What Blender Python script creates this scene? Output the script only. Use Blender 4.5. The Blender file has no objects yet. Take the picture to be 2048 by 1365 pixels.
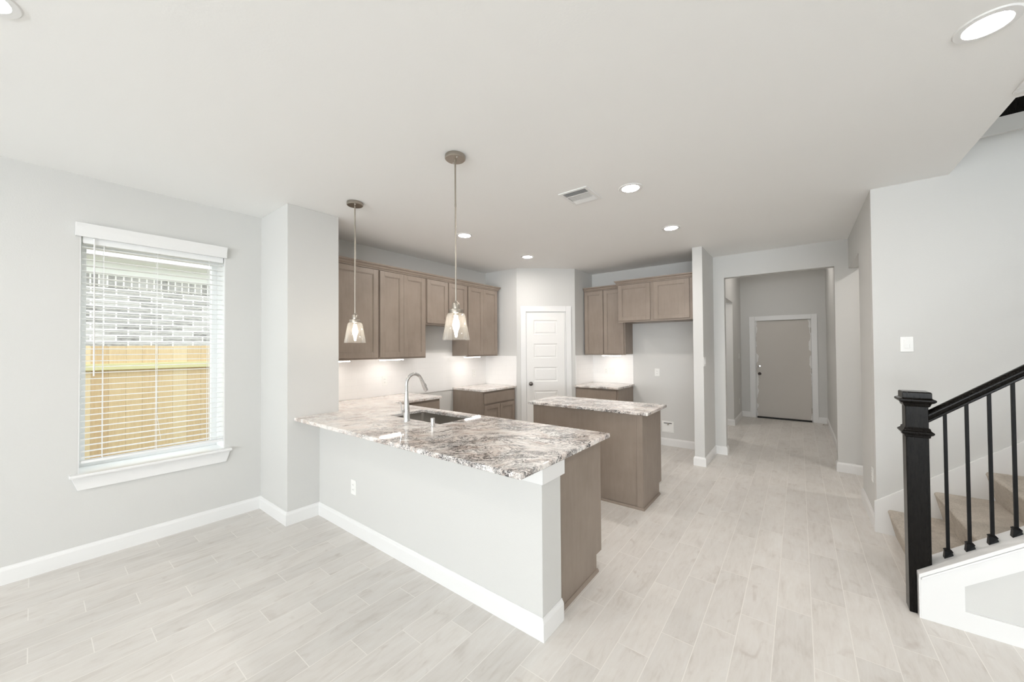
import bpy, bmesh, math, random
from mathutils import Vector, Matrix
PI = math.pi
random.seed(7)
scene = bpy.context.scene
COL = scene.collection

# ------------------------------------------------------------------ camera
cam_d = bpy.data.cameras.new('camera')
cam = bpy.data.objects.new('camera', cam_d)
COL.objects.link(cam)
yaw, pit, rol = [math.radians(a) for a in (37.7203, .82946, -.42535)]
r_ = Vector((math.cos(yaw), math.sin(yaw), 0)); f_ = Vector((-math.sin(yaw), math.cos(yaw), 0)); u_ = Vector((0, 0, 1))
F = f_*math.cos(pit) + u_*math.sin(pit)
U = u_*math.cos(pit) - f_*math.sin(pit)
R2 = r_*math.cos(rol) + U*math.sin(rol)
U2 = U*math.cos(rol) - r_*math.sin(rol)
M = Matrix((R2, U2, -F)).transposed().to_4x4()
M.translation = Vector((0, 0, 1.48172))
cam.matrix_world = M
cam_d.sensor_width = 36
cam_d.sensor_fit = 'HORIZONTAL'
cam_d.lens = 741.71/2048*36
cam_d.shift_y = 4.43/2048
cam_d.clip_start = .02
cam_d.clip_end = 200
scene.camera = cam

# ------------------------------------------------------------------ view, world, daylight, ceiling fill
vs = scene.view_settings
scene.display_settings.display_device = 'sRGB'
vs.view_transform = 'Standard'
vs.look = 'None'
vs.exposure = EXPOSURE = 0.1
vs.gamma = 1
vs.use_curve_mapping = False
try:
    scene.cycles.use_denoising = True
    scene.cycles.max_bounces = 14
    scene.cycles.diffuse_bounces = 10
    scene.cycles.glossy_bounces = 6
    scene.cycles.transparent_max_bounces = 16
    scene.cycles.sample_clamp_indirect = 6
    scene.cycles.caustics_reflective = False
    scene.cycles.caustics_refractive = False
except Exception:
    pass
world = bpy.data.worlds.new('daylight_world')
scene.world = world
world.use_nodes = True
bg = world.node_tree.nodes['Background']
bg.inputs[0].default_value = (.93, .985, 1.0, 1)
bg.inputs[1].default_value = WORLD = 3.5

def rear_area_light(x0, x1, z0, z1, y, watts, up=0):
    """area light inside an unseen rear window: daylight, and the added ceiling fill"""
    ld = bpy.data.lights.new('rear_daylight_fill', 'AREA')
    ld.shape = 'RECTANGLE'; ld.size = x1-x0; ld.size_y = z1-z0
    ld.energy = watts; ld.color = (.885, .938, 1.0)
    lo = bpy.data.objects.new('rear_daylight_fill', ld)
    COL.objects.link(lo)
    lo.location = ((x0+x1)/2, y, (z0+z1)/2)
    lo.rotation_euler = (PI/2+up, 0, 0)   # faces +y, into the room; the added ceiling fill is tipped up
    return lo
SKY, CEILING_FILL = 27, 158
WINS = ((-1.8, .4), (1.0, 3.4), (3.9, 6.2))
for a, b in WINS:
    rear_area_light(a, b, .45, 2.4, -7.35, SKY)
    rear_area_light(a, b, .45, 1.4, -7.05, CEILING_FILL, math.radians(60))  # added fill standing inside the room, aimed up to brighten the ceiling

# ------------------------------------------------------------------ materials
def newmat(name):
    m = bpy.data.materials.new(name); m.use_nodes = True
    nt = m.node_tree
    return m, nt, nt.nodes['Principled BSDF']
def N(nt, t, **kw):
    n = nt.nodes.new(t)
    for k, v in kw.items(): setattr(n, k, v)
    return n
def L(nt, a, b): nt.links.new(a, b)
def geo_pos(nt):
    return N(nt, 'ShaderNodeNewGeometry').outputs['Position']
def noise(nt, vec, scale, detail=3, rough=.5, dist=0):
    n = N(nt, 'ShaderNodeTexNoise'); n.inputs['Scale'].default_value = scale
    n.inputs['Detail'].default_value = detail; n.inputs['Roughness'].default_value = rough
    n.inputs['Distortion'].default_value = dist
    if vec is not None: L(nt, vec, n.inputs['Vector'])
    return n
def mapping(nt, vec, scale=(1, 1, 1), rot=(0, 0, 0), loc=(0, 0, 0)):
    n = N(nt, 'ShaderNodeMapping'); n.inputs['Scale'].default_value = scale
    n.inputs['Rotation'].default_value = rot; n.inputs['Location'].default_value = loc
    L(nt, vec, n.inputs['Vector']); return n.outputs[0]
def ramp(nt, fac, stops):
    n = N(nt, 'ShaderNodeValToRGB'); e = n.color_ramp.elements
    while len(e) < len(stops): e.new(.5)
    for i, (p, c) in enumerate(stops):
        e[i].position = p; e[i].color = (c[0], c[1], c[2], 1) if hasattr(c, '__len__') else (c, c, c, 1)
    L(nt, fac, n.inputs[0]); return n.outputs[0]
def mixc(nt, fac, a, b, blend='MIX'):
    n = N(nt, 'ShaderNodeMix', data_type='RGBA', blend_type=blend)
    for s, v in ((n.inputs[0], fac), (n.inputs[6], a), (n.inputs[7], b)):
        if hasattr(v, 'is_linked') or hasattr(v, 'links'): L(nt, v, s)
        elif s.type == 'VALUE': s.default_value = v
        else: s.default_value = (v[0], v[1], v[2], 1)
    return n.outputs[2]
def math_(nt, op, a, b=None, c=None):
    n = N(nt, 'ShaderNodeMath', operation=op)
    for i, v in enumerate((a, b, c)):
        if v is None: continue
        if hasattr(v, 'links'): L(nt, v, n.inputs[i])
        else: n.inputs[i].default_value = v
    return n.outputs[0]
def bump(nt, bsdf, h, strength=.1, dist=.01):
    n = N(nt, 'ShaderNodeBump'); n.inputs['Strength'].default_value = strength
    n.inputs['Distance'].default_value = dist
    L(nt, h, n.inputs['Height']); L(nt, n.outputs[0], bsdf.inputs['Normal'])

def paint(name, col, rough=.6, bumpy=.12, scale=140, spec=.4):
    m, nt, b = newmat(name)
    p = geo_pos(nt)
    n = noise(nt, p, 1.3, 3)
    c = mixc(nt, n.outputs[0], [v*.985 for v in col], [min(1, v*1.012) for v in col])
    L(nt, c, b.inputs['Base Color'])
    b.inputs['Roughness'].default_value = rough
    b.inputs['Specular IOR Level'].default_value = spec
    if bumpy:
        n2 = noise(nt, p, scale, 2)
        bump(nt, b, n2.outputs[0], bumpy, .004)
    return m
M_WALL = paint('wall_paint', (.636, .634, .618), .65)
M_CEIL = paint('ceiling_paint', (.865, .865, .855), .8, .07, 90)
M_TRIM = paint('trim_gloss_white', (.79, .79, .785), .32, 0)
M_DOORW = paint('door_white', (.82, .815, .80), .38, .04, 60)
M_PLASTIC = paint('white_plastic', (.84, .84, .82), .3, 0)
M_BLIND = paint('blind_white', (.84, .85, .85), .4, 0)
M_DARK = paint('dark_void', (.03, .03, .03), .8, 0)

def cabinet_mat():
    m, nt, b = newmat('taupe_stained_maple')
    p = geo_pos(nt)
    n1 = noise(nt, mapping(nt, p, (7, 7, .8)), 5, 4, .55, .4)
    n2 = noise(nt, p, 2.2, 4, .6)
    f = math_(nt, 'ADD', math_(nt, 'MULTIPLY', n1.outputs[0], .28), math_(nt, 'MULTIPLY', n2.outputs[0], .72))
    c = ramp(nt, f, [(.3, (.232, .186, .152)), (.7, (.325, .268, .222))])
    L(nt, c, b.inputs['Base Color'])
    b.inputs['Roughness'].default_value = .42
    bump(nt, b, n1.outputs[0], .03, .003)
    return m
M_CAB = cabinet_mat()
def simple(name, col, rough=.5, metal=0, spec=.5):
    m, nt, b = newmat(name)
    p = geo_pos(nt); n = noise(nt, p, 30, 2)
    L(nt, mixc(nt, n.outputs[0], [v*.95 for v in col], [min(1, v*1.05) for v in col]), b.inputs['Base Color'])
    b.inputs['Roughness'].default_value = rough; b.inputs['Metallic'].default_value = metal
    b.inputs['Specular IOR Level'].default_value = spec
    return m
M_CABDARK = simple('cabinet_recess', (.09, .07, .055), .7)
M_CHROME = simple('polished_chrome', (.82, .82, .82), .06, 1)
M_NICKEL = simple('brushed_nickel', (.42, .38, .33), .3, 1)
M_SATIN = simple('satin_knob_metal', (.20, .185, .17), .22, 1)
M_STEEL = simple('sink_steel', (.5, .48, .45), .28, 1)
M_BLACKMETAL = simple('black_iron', (.003, .0028, .0026), .4, 0, .12)
M_BRONZE = simple('dark_bronze', (.05, .04, .035), .35, .9)
M_RUBBER = simple('dark_rubber', (.02, .02, .02), .7)

def blackwood():
    m, nt, b = newmat('ebony_stained_wood')
    p = geo_pos(nt)
    n1 = noise(nt, mapping(nt, p, (40, 40, 3)), 5, 5, .6, .6)
    L(nt, ramp(nt, n1.outputs[0], [(.3, (.0022, .0019, .0016)), (.75, (.010, .0085, .007))]), b.inputs['Base Color'])
    b.inputs['Roughness'].default_value = .17
    b.inputs['Specular IOR Level'].default_value = .13
    return m
M_EBONY = blackwood()

def granite():
    m, nt, b = newmat('polished_granite')
    p = geo_pos(nt)
    w = noise(nt, p, 1.9, 3, .5)
    wv = N(nt, 'ShaderNodeVectorMath', operation='SCALE'); L(nt, w.outputs[1], wv.inputs[0]); wv.inputs[3].default_value = .4
    av = N(nt, 'ShaderNodeVectorMath', operation='ADD'); L(nt, p, av.inputs[0]); L(nt, wv.outputs[0], av.inputs[1])
    rot = mapping(nt, av.outputs[0], (1, 1, 1), (0, 0, math.radians(-50)))
    st = mapping(nt, rot, (.5, 1.3, 1.3))
    mid = noise(nt, st, 11, 6, .6, .8)
    base = ramp(nt, mid.outputs[0], [(.33, (.52, .44, .40)), (.41, (.74, .66, .61)), (.49, (.86, .81, .775)), (.66, (.90, .885, .865))])
    big = noise(nt, mapping(nt, rot, (.5, 1.1, 1.1), (0, 0, 0), (4, 9, 0)), 2.4, 4, .6, .6)
    base = mixc(nt, math_(nt, 'MULTIPLY', ramp(nt, big.outputs[0], [(.46, 0), (.62, 1)]), .35), base, (.62, .52, .455))
    def veins(sc, stretch, turn, loc, wid, ctr, dist):
        v = noise(nt, mapping(nt, rot, stretch, (0, 0, turn), loc), sc, 4, .62, dist)
        a = math_(nt, 'ABSOLUTE', math_(nt, 'SUBTRACT', v.outputs[0], ctr))
        return ramp(nt, a, [(wid*.55, 1), (wid, 0)])
    def patches(sc, loc, lo, hi):
        v = noise(nt, mapping(nt, rot, (.7, 1.2, 1.2), (0, 0, .2), loc), sc, 4, .65, .7)
        return ramp(nt, v.outputs[0], [(lo, 0), (hi, 1)])
    l1 = math_(nt, 'MULTIPLY', veins(17, (.5, 1.5, 1.5), .2, (0, 0, 0), .046, .5, 1.5), patches(6, (7, 2, 1), .43, .52))
    l2 = math_(nt, 'MULTIPLY', veins(27, (.6, 1.4, 1.4), -.3, (3, 1, 2), .050, .47, 1.8), patches(6, (1, 5, 3), .46, .56))
    l3 = math_(nt, 'MULTIPLY', veins(40, (.8, 1.3, 1.3), .5, (8, 3, 2), .055, .52, 1.2), patches(8, (2, 8, 5), .48, .56))
    dk = math_(nt, 'MAXIMUM', math_(nt, 'MAXIMUM', l1, l2), math_(nt, 'MULTIPLY', l3, .8))
    cl = patches(3.2, (9, 4, 2), .36, .54)
    sx = N(nt, 'ShaderNodeSeparateXYZ'); L(nt, p, sx.inputs[0])      # the slab is darker figured towards its free end
    cl = math_(nt, 'MULTIPLY', cl, ramp(nt, math_(nt, 'MULTIPLY', math_(nt, 'ADD', sx.outputs[0], 4), .33), [(.25, .30), (.62, 1)]))
    dk = math_(nt, 'MULTIPLY', dk, math_(nt, 'ADD', .16, math_(nt, 'MULTIPLY', cl, .84)))
    col = mixc(nt, math_(nt, 'MULTIPLY', dk, .97), base, (.030, .030, .034))
    grey = math_(nt, 'MULTIPLY', patches(30, (5, 5, 1), .56, .66), patches(5, (6, 1, 7), .44, .58))
    col = mixc(nt, math_(nt, 'MULTIPLY', grey, .6), col, (.30, .275, .27))
    L(nt, col, b.inputs['Base Color'])
    b.inputs['Roughness'].default_value = .045
    b.inputs['Specular IOR Level'].default_value = .62
    return m
M_GRANITE = granite()

def floor_mat():
    m, nt, b = newmat('wood_look_floor_tile')
    p = geo_pos(nt)
    s = N(nt, 'ShaderNodeSeparateXYZ'); L(nt, p, s.inputs[0])
    W, LEN = .1555, .605
    ux = math_(nt, 'DIVIDE', math_(nt, 'ADD', s.outputs[0], .277+W*60), W)
    ix = math_(nt, 'FLOOR', ux); fx = math_(nt, 'FRACT', ux)
    uy = math_(nt, 'SUBTRACT', math_(nt, 'DIVIDE', math_(nt, 'ADD', s.outputs[1], -2.415+LEN*60), LEN), math_(nt, 'MULTIPLY', ix, 1/3))
    iy = math_(nt, 'FLOOR', uy); fy = math_(nt, 'FRACT', uy)
    def edge(f, size):
        d = math_(nt, 'MINIMUM', f, math_(nt, 'SUBTRACT', 1, f))
        return math_(nt, 'LESS_THAN', math_(nt, 'MULTIPLY', d, size), .0018)
    grout = math_(nt, 'MAXIMUM', edge(fx, W), edge(fy, LEN))
    cid = N(nt, 'ShaderNodeCombineXYZ'); L(nt, ix, cid.inputs[0]); L(nt, iy, cid.inputs[1])
    wn = N(nt, 'ShaderNodeTexWhiteNoise', noise_dimensions='3D'); L(nt, cid.outputs[0], wn.inputs[0])
    off = N(nt, 'ShaderNodeVectorMath', operation='SCALE'); L(nt, wn.outputs[1], off.inputs[0]); off.inputs[3].default_value = 12
    ad = N(nt, 'ShaderNodeVectorMath', operation='ADD'); L(nt, p, ad.inputs[0]); L(nt, off.outputs[0], ad.inputs[1])
    grain = noise(nt, mapping(nt, ad.outputs[0], (9, 1.3, 1)), 4, 6, .62, .9)
    cloud = noise(nt, mapping(nt, ad.outputs[0], (2.4, 1, 1)), 3.2, 4, .6, .8)
    knot = noise(nt, mapping(nt, ad.outputs[0], (1.8, 1, 1)), 5.5, 3, .5, 1.2)
    f = math_(nt, 'ADD', math_(nt, 'MULTIPLY', grain.outputs[0], .5), math_(nt, 'MULTIPLY', cloud.outputs[0], .5))
    c = ramp(nt, f, [(.3, (.545, .512, .475)), (.47, (.645, .618, .585)), (.7, (.705, .69, .665))])
    km = ramp(nt, knot.outputs[0], [(.62, 0), (.76, 1)])
    c = mixc(nt, math_(nt, 'MULTIPLY', km, .5), c, (.47, .42, .38))
    tone = N(nt, 'ShaderNodeHueSaturation'); L(nt, c, tone.inputs['Color'])
    L(nt, math_(nt, 'ADD', .95, math_(nt, 'MULTIPLY', wn.outputs[0], .1)), tone.inputs['Value'])
    c = mixc(nt, grout, tone.outputs[0], (.77, .745, .71))
    L(nt, c, b.inputs['Base Color'])
    b.inputs['Roughness'].default_value = .38
    h = math_(nt, 'SUBTRACT', math_(nt, 'MULTIPLY', grain.outputs[0], .15), grout)
    bump(nt, b, h, .12, .002)
    return m
M_FLOOR = floor_mat()

def tile_mat():
    m, nt, b = newmat('white_subway_tile')
    p = geo_pos(nt); s = N(nt, 'ShaderNodeSeparateXYZ'); L(nt, p, s.inputs[0])
    cv = N(nt, 'ShaderNodeCombineXYZ'); L(nt, math_(nt, 'ADD', s.outputs[0], s.outputs[1]), cv.inputs[0])
    L(nt, math_(nt, 'SUBTRACT', s.outputs[2], .903), cv.inputs[1])
    br = N(nt, 'ShaderNodeTexBrick'); L(nt, cv.outputs[0], br.inputs[0])
    br.inputs['Scale'].default_value = 1; br.inputs['Brick Width'].default_value = .154
    br.inputs['Row Height'].default_value = .078; br.inputs['Mortar Size'].default_value = .0014
    br.inputs['Mortar Smooth'].default_value = .3
    br.inputs['Color1'].default_value = (.86, .855, .845, 1); br.inputs['Color2'].default_value = (.87, .865, .855, 1)
    br.inputs['Mortar'].default_value = (.815, .81, .80, 1)
    L(nt, br.outputs[0], b.inputs['Base Color'])
    b.inputs['Roughness'].default_value = .2
    bump(nt, b, math_(nt, 'SUBTRACT', 1, br.outputs[1]), .25, .002)
    return m
M_TILE = tile_mat()

def carpet_mat():
    m, nt, b = newmat('beige_cut_pile_carpet')
    p = geo_pos(nt)
    n1 = noise(nt, p, 130, 3, .7); n2 = noise(nt, p, 9, 3, .6, .5)
    f = math_(nt, 'ADD', math_(nt, 'MULTIPLY', n1.outputs[0], .6), math_(nt, 'MULTIPLY', n2.outputs[0], .4))
    L(nt, ramp(nt, f, [(.3, (.39, .345, .295)), (.7, (.76, .70, .62))]), b.inputs['Base Color'])
    b.inputs['Roughness'].default_value = 1
    b.inputs['Specular IOR Level'].default_value = .1
    bump(nt, b, n1.outputs[0], .9, .012)
    return m
M_CARPET = carpet_mat()

def clear_glass(name, tint=(1, 1, 1), refl=.9, glow_haze=0):
    m = bpy.data.materials.new(name); m.use_nodes = True; nt = m.node_tree; nt.nodes.clear()
    o = N(nt, 'ShaderNodeOutputMaterial'); mx = N(nt, 'ShaderNodeMixShader')
    t = N(nt, 'ShaderNodeBsdfTransparent'); t.inputs[0].default_value = (*tint, 1)
    g = N(nt, 'ShaderNodeBsdfGlossy'); g.inputs['Roughness'].default_value = .02
    lw = N(nt, 'ShaderNodeLayerWeight'); lw.inputs[0].default_value = .32
    L(nt, math_(nt, 'MULTIPLY', lw.outputs[0], refl), mx.inputs[0]); L(nt, t.outputs[0], mx.inputs[1]); L(nt, g.outputs[0], mx.inputs[2])
    out = mx.outputs[0]
    if glow_haze:  # white scatter in the glass imitates the glow around the bulb
        d = N(nt, 'ShaderNodeBsdfTranslucent'); d.inputs[0].default_value = (.95, .93, .9, 1)
        d2 = N(nt, 'ShaderNodeBsdfDiffuse'); d2.inputs[0].default_value = (.95, .93, .9, 1)
        m1 = N(nt, 'ShaderNodeMixShader'); m1.inputs[0].default_value = .5; L(nt, d.outputs[0], m1.inputs[1]); L(nt, d2.outputs[0], m1.inputs[2])
        m2 = N(nt, 'ShaderNodeMixShader'); m2.inputs[0].default_value = glow_haze; L(nt, out, m2.inputs[1]); L(nt, m1.outputs[0], m2.inputs[2]); out = m2.outputs[0]
    L(nt, out, o.inputs[0]); return m
M_GLASS = clear_glass('clear_shade_glass', (.985, .98, .97), .38, .06)
M_PANE = clear_glass('window_glass', (.97, .98, .98), .25)

def emit(name, col, s):
    m = bpy.data.materials.new(name); m.use_nodes = True; nt = m.node_tree; nt.nodes.clear()
    o = N(nt, 'ShaderNodeOutputMaterial'); e = N(nt, 'ShaderNodeEmission')
    e.inputs[0].default_value = (*col, 1); e.inputs[1].default_value = s
    L(nt, e.outputs[0], o.inputs[0]); return m
M_LENS = emit('recessed_light_lens', (1, .94, .885), 250)
M_BULB = emit('warm_bulb_glow', (1, .88, .72), 26)
M_BAR = emit('under_cabinet_led', (1, .94, .88), 25)

def cedar():
    m, nt, b = newmat('new_pine_fence_board')
    p = geo_pos(nt); s = N(nt, 'ShaderNodeSeparateXYZ'); L(nt, p, s.inputs[0])
    iy = math_(nt, 'FLOOR', math_(nt, 'DIVIDE', math_(nt, 'ADD', s.outputs[1], 1.02+.1435*10), .1435))
    wn = N(nt, 'ShaderNodeTexWhiteNoise', noise_dimensions='1D'); L(nt, iy, wn.inputs[1])
    n1 = noise(nt, mapping(nt, p, (20, 20, 1.5)), 3, 5, .6, .6)
    f = math_(nt, 'ADD', math_(nt, 'MULTIPLY', n1.outputs[0], .5), math_(nt, 'MULTIPLY', wn.outputs[0], .5))
    L(nt, ramp(nt, f, [(.15, (.52, .36, .20)), (.5, (.66, .51, .31)), (.85, (.72, .60, .40))]), b.inputs['Base Color'])
    b.inputs['Roughness'].default_value = .8
    return m
M_CEDAR = cedar()
M_TREATED = simple('treated_lumber', (.62, .58, .33), .8)
def brick_mat(name, w, h, rot=False):
    m, nt, b = newmat(name)
    p = geo_pos(nt); s = N(nt, 'ShaderNodeSeparateXYZ'); L(nt, p, s.inputs[0])
    cv = N(nt, 'ShaderNodeCombineXYZ'); L(nt, s.outputs[1], cv.inputs[0]); L(nt, s.outputs[2], cv.inputs[1])
    br = N(nt, 'ShaderNodeTexBrick'); L(nt, cv.outputs[0], br.inputs[0])
    if rot: br.offset = 0
    br.inputs['Scale'].default_value = 1; br.inputs['Brick Width'].default_value = w
    br.inputs['Row Height'].default_value = h; br.inputs['Mortar Size'].default_value = .009
    br.inputs['Color1'].default_value = (.20, .195, .19, 1); br.inputs['Color2'].default_value = (.50, .49, .48, 1)
    br.inputs['Mortar'].default_value = (.86, .86, .84, 1)
    n1 = noise(nt, mapping(nt, p, (1, 2, 10)), 6, 4, .7)
    c = mixc(nt, ramp(nt, n1.outputs[0], [(.42, 0), (.7, .75)]), br.outputs[0], (.64, .63, .62))
    c = mixc(nt, br.outputs[1], c, (.86, .86, .84))
    L(nt, c, b.inputs['Base Color']); b.inputs['Roughness'].default_value = .9
    return m
M_BRICK = brick_mat('whitewashed_grey_brick', .252, .086)
M_SOLDIER = brick_mat('whitewashed_soldier_brick', .083, .3, True)
M_SOFFIT = paint('soffit_white', (.85, .87, .85), .6, 0)
M_GROUND = simple('side_yard_soil', (.28, .26, .18), .95)
def primer():
    m, nt, b = newmat('primed_entry_door')
    p = geo_pos(nt); s = N(nt, 'ShaderNodeSeparateXYZ'); L(nt, p, s.inputs[0])
    n = noise(nt, mapping(nt, p, (1, 1, 2.2)), 1.9, 3, .5)
    # ragged edge of overlapped white brush paint along both stiles
    dx = math_(nt, 'SUBTRACT', .452, math_(nt, 'ABSOLUTE', math_(nt, 'SUBTRACT', s.outputs[0], -.2625)))
    lim = math_(nt, 'MULTIPLY', math_(nt, 'SUBTRACT', n.outputs[0], .42), .22)
    msk = math_(nt, 'LESS_THAN', dx, lim)
    L(nt, mixc(nt, msk, (.58, .55, .51), (.78, .775, .76)), b.inputs['Base Color'])
    b.inputs['Roughness'].default_value = .6
    return m
M_PRIMER = primer()

# ------------------------------------------------------------------ mesh helpers
class MB:
    def __init__(s): s.v = []; s.f = []
    def box(s, x0, x1, y0, y1, z0, z1):
        x0, x1 = min(x0, x1), max(x0, x1); y0, y1 = min(y0, y1), max(y0, y1); z0, z1 = min(z0, z1), max(z0, z1)
        i = len(s.v)
        s.v += [Vector(c) for c in ((x0, y0, z0), (x1, y0, z0), (x1, y1, z0), (x0, y1, z0), (x0, y0, z1), (x1, y0, z1), (x1, y1, z1), (x0, y1, z1))]
        s.f += [[i+a for a in q] for q in ((0, 3, 2, 1), (4, 5, 6, 7), (0, 1, 5, 4), (1, 2, 6, 5), (2, 3, 7, 6), (3, 0, 4, 7))]
        return s
    def prism(s, pts, ext):
        """closed polygon pts (3-D) extruded by vector ext"""
        i = len(s.v); n = len(pts); e = Vector(ext)
        s.v += [Vector(p) for p in pts] + [Vector(p)+e for p in pts]
        s.f.append([i+k for k in reversed(range(n))]); s.f.append([i+n+k for k in range(n)])
        for k in range(n):
            k2 = (k+1) % n
            s.f.append([i+k, i+k2, i+n+k2, i+n+k])
        return s
    def lathe(s, prof, c, n=32, axis='z', close=False):
        """prof: (radius, height) pairs along the axis, from centre c"""
        i = len(s.v); c = Vector(c); m = len(prof)
        for (r, h) in prof:
            for k in range(n):
                a = 2*PI*k/n; x, y = r*math.cos(a), r*math.sin(a)
                s.v.append(c + (Vector((x, y, h)) if axis == 'z' else Vector((x, h, y)) if axis == 'y' else Vector((h, x, y))))
        rng = m if close else m-1
        for j in range(rng):
            for k in range(n):
                k2 = (k+1) % n; j2 = (j+1) % m
                s.f.append([i+j*n+k, i+j*n+k2, i+j2*n+k2, i+j2*n+k])
        if not close:
            if prof[0][0] > 1e-6: s.f.append([i+k for k in reversed(range(n))])
            if prof[-1][0] > 1e-6: s.f.append([i+(m-1)*n+k for k in range(n)])
        return s
    def tube(s, pts, rad, n=14):
        pts = [Vector(p) for p in pts]; m = len(pts)
        rad = rad if hasattr(rad, '__len__') else [rad]*m
        i = len(s.v); up = None
        for j, p in enumerate(pts):
            t = (pts[min(j+1, m-1)]-pts[max(j-1, 0)]).normalized()
            if up is None:
                up = Vector((0, 0, 1)) if abs(t.z) < .9 else Vector((1, 0, 0))
            up = (up - t*up.dot(t)).normalized(); w = t.cross(up)
            for k in range(n):
                a = 2*PI*k/n
                s.v.append(p + (up*math.cos(a)+w*math.sin(a))*rad[j])
        for j in range(m-1):
            for k in range(n):
                k2 = (k+1) % n
                s.f.append([i+j*n+k, i+j*n+k2, i+(j+1)*n+k2, i+(j+1)*n+k])
        s.f.append([i+k for k in reversed(range(n))]); s.f.append([i+(m-1)*n+k for k in range(n)])
        return s
    def sweep(s, path, prof, right=True):
        """profile (outward, up) swept along a plan path; outward is to the right of travel; mitred"""
        n = len(path); P = [Vector((p[0], p[1])) for p in path]; z0 = path[0][2] if len(path[0]) > 2 else 0
        def nr(a, b):
            d = (b-a).normalized(); v = Vector((d.y, -d.x)); return v if right else -v
        rows = []
        for k in range(n):
            if k == 0: m = nr(P[0], P[1])
            elif k == n-1: m = nr(P[-2], P[-1])
            else:
                a, b = nr(P[k-1], P[k]), nr(P[k], P[k+1]); m = (a+b); m = m/(m.dot(a))
            rows.append([Vector((P[k].x+m.x*o, P[k].y+m.y*o, z0+z)) for o, z in prof])
        i = len(s.v); q = len(prof)
        for r in rows: s.v += r
        for k in range(n-1):
            for j in range(q):
                j2 = (j+1) % q
                s.f.append([i+k*q+j, i+k*q+j2, i+(k+1)*q+j2, i+(k+1)*q+j])
        s.f.append([i+j for j in reversed(range(q))]); s.f.append([i+(n-1)*q+j for j in range(q)])
        return s
    def cells(s, xs, ys, inside, z0, z1):
        """plan grid of cells for which inside(cx, cy), extruded between z0 and z1, welded into one skin"""
        bm = bmesh.new(); vv = {}
        def V(x, y):
            k = (round(x, 5), round(y, 5))
            if k not in vv: vv[k] = bm.verts.new((x, y, z0))
            return vv[k]
        for a in range(len(xs)-1):
            for b in range(len(ys)-1):
                if inside((xs[a]+xs[a+1])/2, (ys[b]+ys[b+1])/2):
                    bm.faces.new([V(xs[a], ys[b]), V(xs[a+1], ys[b]), V(xs[a+1], ys[b+1]), V(xs[a], ys[b+1])])
        r = bmesh.ops.extrude_face_region(bm, geom=bm.faces[:])
        for g in r['geom']:
            if isinstance(g, bmesh.types.BMVert): g.co.z = z1
        bmesh.ops.recalc_face_normals(bm, faces=bm.faces[:])
        bm.verts.index_update(); i = len(s.v)
        s.v += [v.co.copy() for v in bm.verts]; s.f += [[i+v.index for v in f.verts] for f in bm.faces]
        bm.free(); return s

def root_of(o):
    while o.parent: o = o.parent
    return o
def obj(name, mb, mat, parent=None, bevel=0, smooth=False, local=False, seg=2, recalc=True):
    me = bpy.data.meshes.new(name)
    V = mb.v
    if parent is not None and not local:
        o0 = root_of(parent).location; V = [v-o0 for v in V]
    base = None
    if parent is None:
        lo = [min(v[k] for v in V) for k in range(3)]; hi = [max(v[k] for v in V) for k in range(3)]
        base = Vector(((lo[0]+hi[0])/2, (lo[1]+hi[1])/2, lo[2])); V = [v-base for v in V]
    me.from_pydata([tuple(v) for v in V], [], mb.f)
    if recalc:
        bm = bmesh.new(); bm.from_mesh(me); bmesh.ops.recalc_face_normals(bm, faces=bm.faces[:]); bm.to_mesh(me); bm.free()
    me.materials.append(mat)
    o = bpy.data.objects.new(name, me); COL.objects.link(o)
    if parent is not None: o.parent = parent
    else: o.location = base
    if smooth or bevel:
        me.polygons.foreach_set('use_smooth', [True]*len(me.polygons))
        me.set_sharp_from_angle(angle=math.radians(38))
    if bevel:
        b = o.modifiers.new('bevel', 'BEVEL'); b.width = bevel; b.segments = seg; b.limit_method = 'ANGLE'
        b.angle_limit = math.radians(40); b.harden_normals = True
    return o
def thing(name, label, cat, loc=(0, 0, 0), rotz=0, group=None):
    o = bpy.data.objects.new(name, None); COL.objects.link(o); o.empty_display_size = .1
    o.location = loc; o.rotation_euler = (0, 0, rotz); o['label'] = label; o['category'] = cat
    if group: o['group'] = group
    return o
def tag(o, label, cat, group=None):
    o['label'] = label; o['category'] = cat
    if group: o['group'] = group
    return o
def struct(name, mb, m, parent=None, bevel=0, label=None, **k):
    o = obj(name, mb, m, parent, bevel, **k)
    if parent is None: o['kind'] = 'structure'
    if label: o['label'] = label
    return o
def dup(root, loc, label=None, group=None, rotz=None):
    r = root.copy(); COL.objects.link(r); r.location = loc
    if rotz is not None: r.rotation_euler = (0, 0, rotz)
    if label: r['label'] = label
    if group: r['group'] = group
    for ch in list(root.children):
        c = ch.copy(); COL.objects.link(c); c.parent = r
        for g in list(ch.children):
            d = g.copy(); COL.objects.link(d); d.parent = c
    return r

# ------------------------------------------------------------------ room constants
H = 2.743
XL, YP1, XP, YP2 = -4.036, 1.326, -3.445, 1.774      # window wall, stub wall at its end
XK = -4.13                                           # kitchen wall
YPEN, YPENB, XPEN = 1.595, 1.784, -1.049             # half wall under the bar
YA = 4.626                                           # pantry side wall
XC, YB = -2.80, 5.88                                 # pantry side, back wall
XW0, XW1, YW = -1.055, -.94, 5.105                   # wing wall
YH = 5.84                                            # wall with hall opening
XR, YS = .472, 4.127                                 # right wall, stair wall
XE, YE = .893, 3.06                                  # edge of the ceiling at the stairwell

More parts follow.
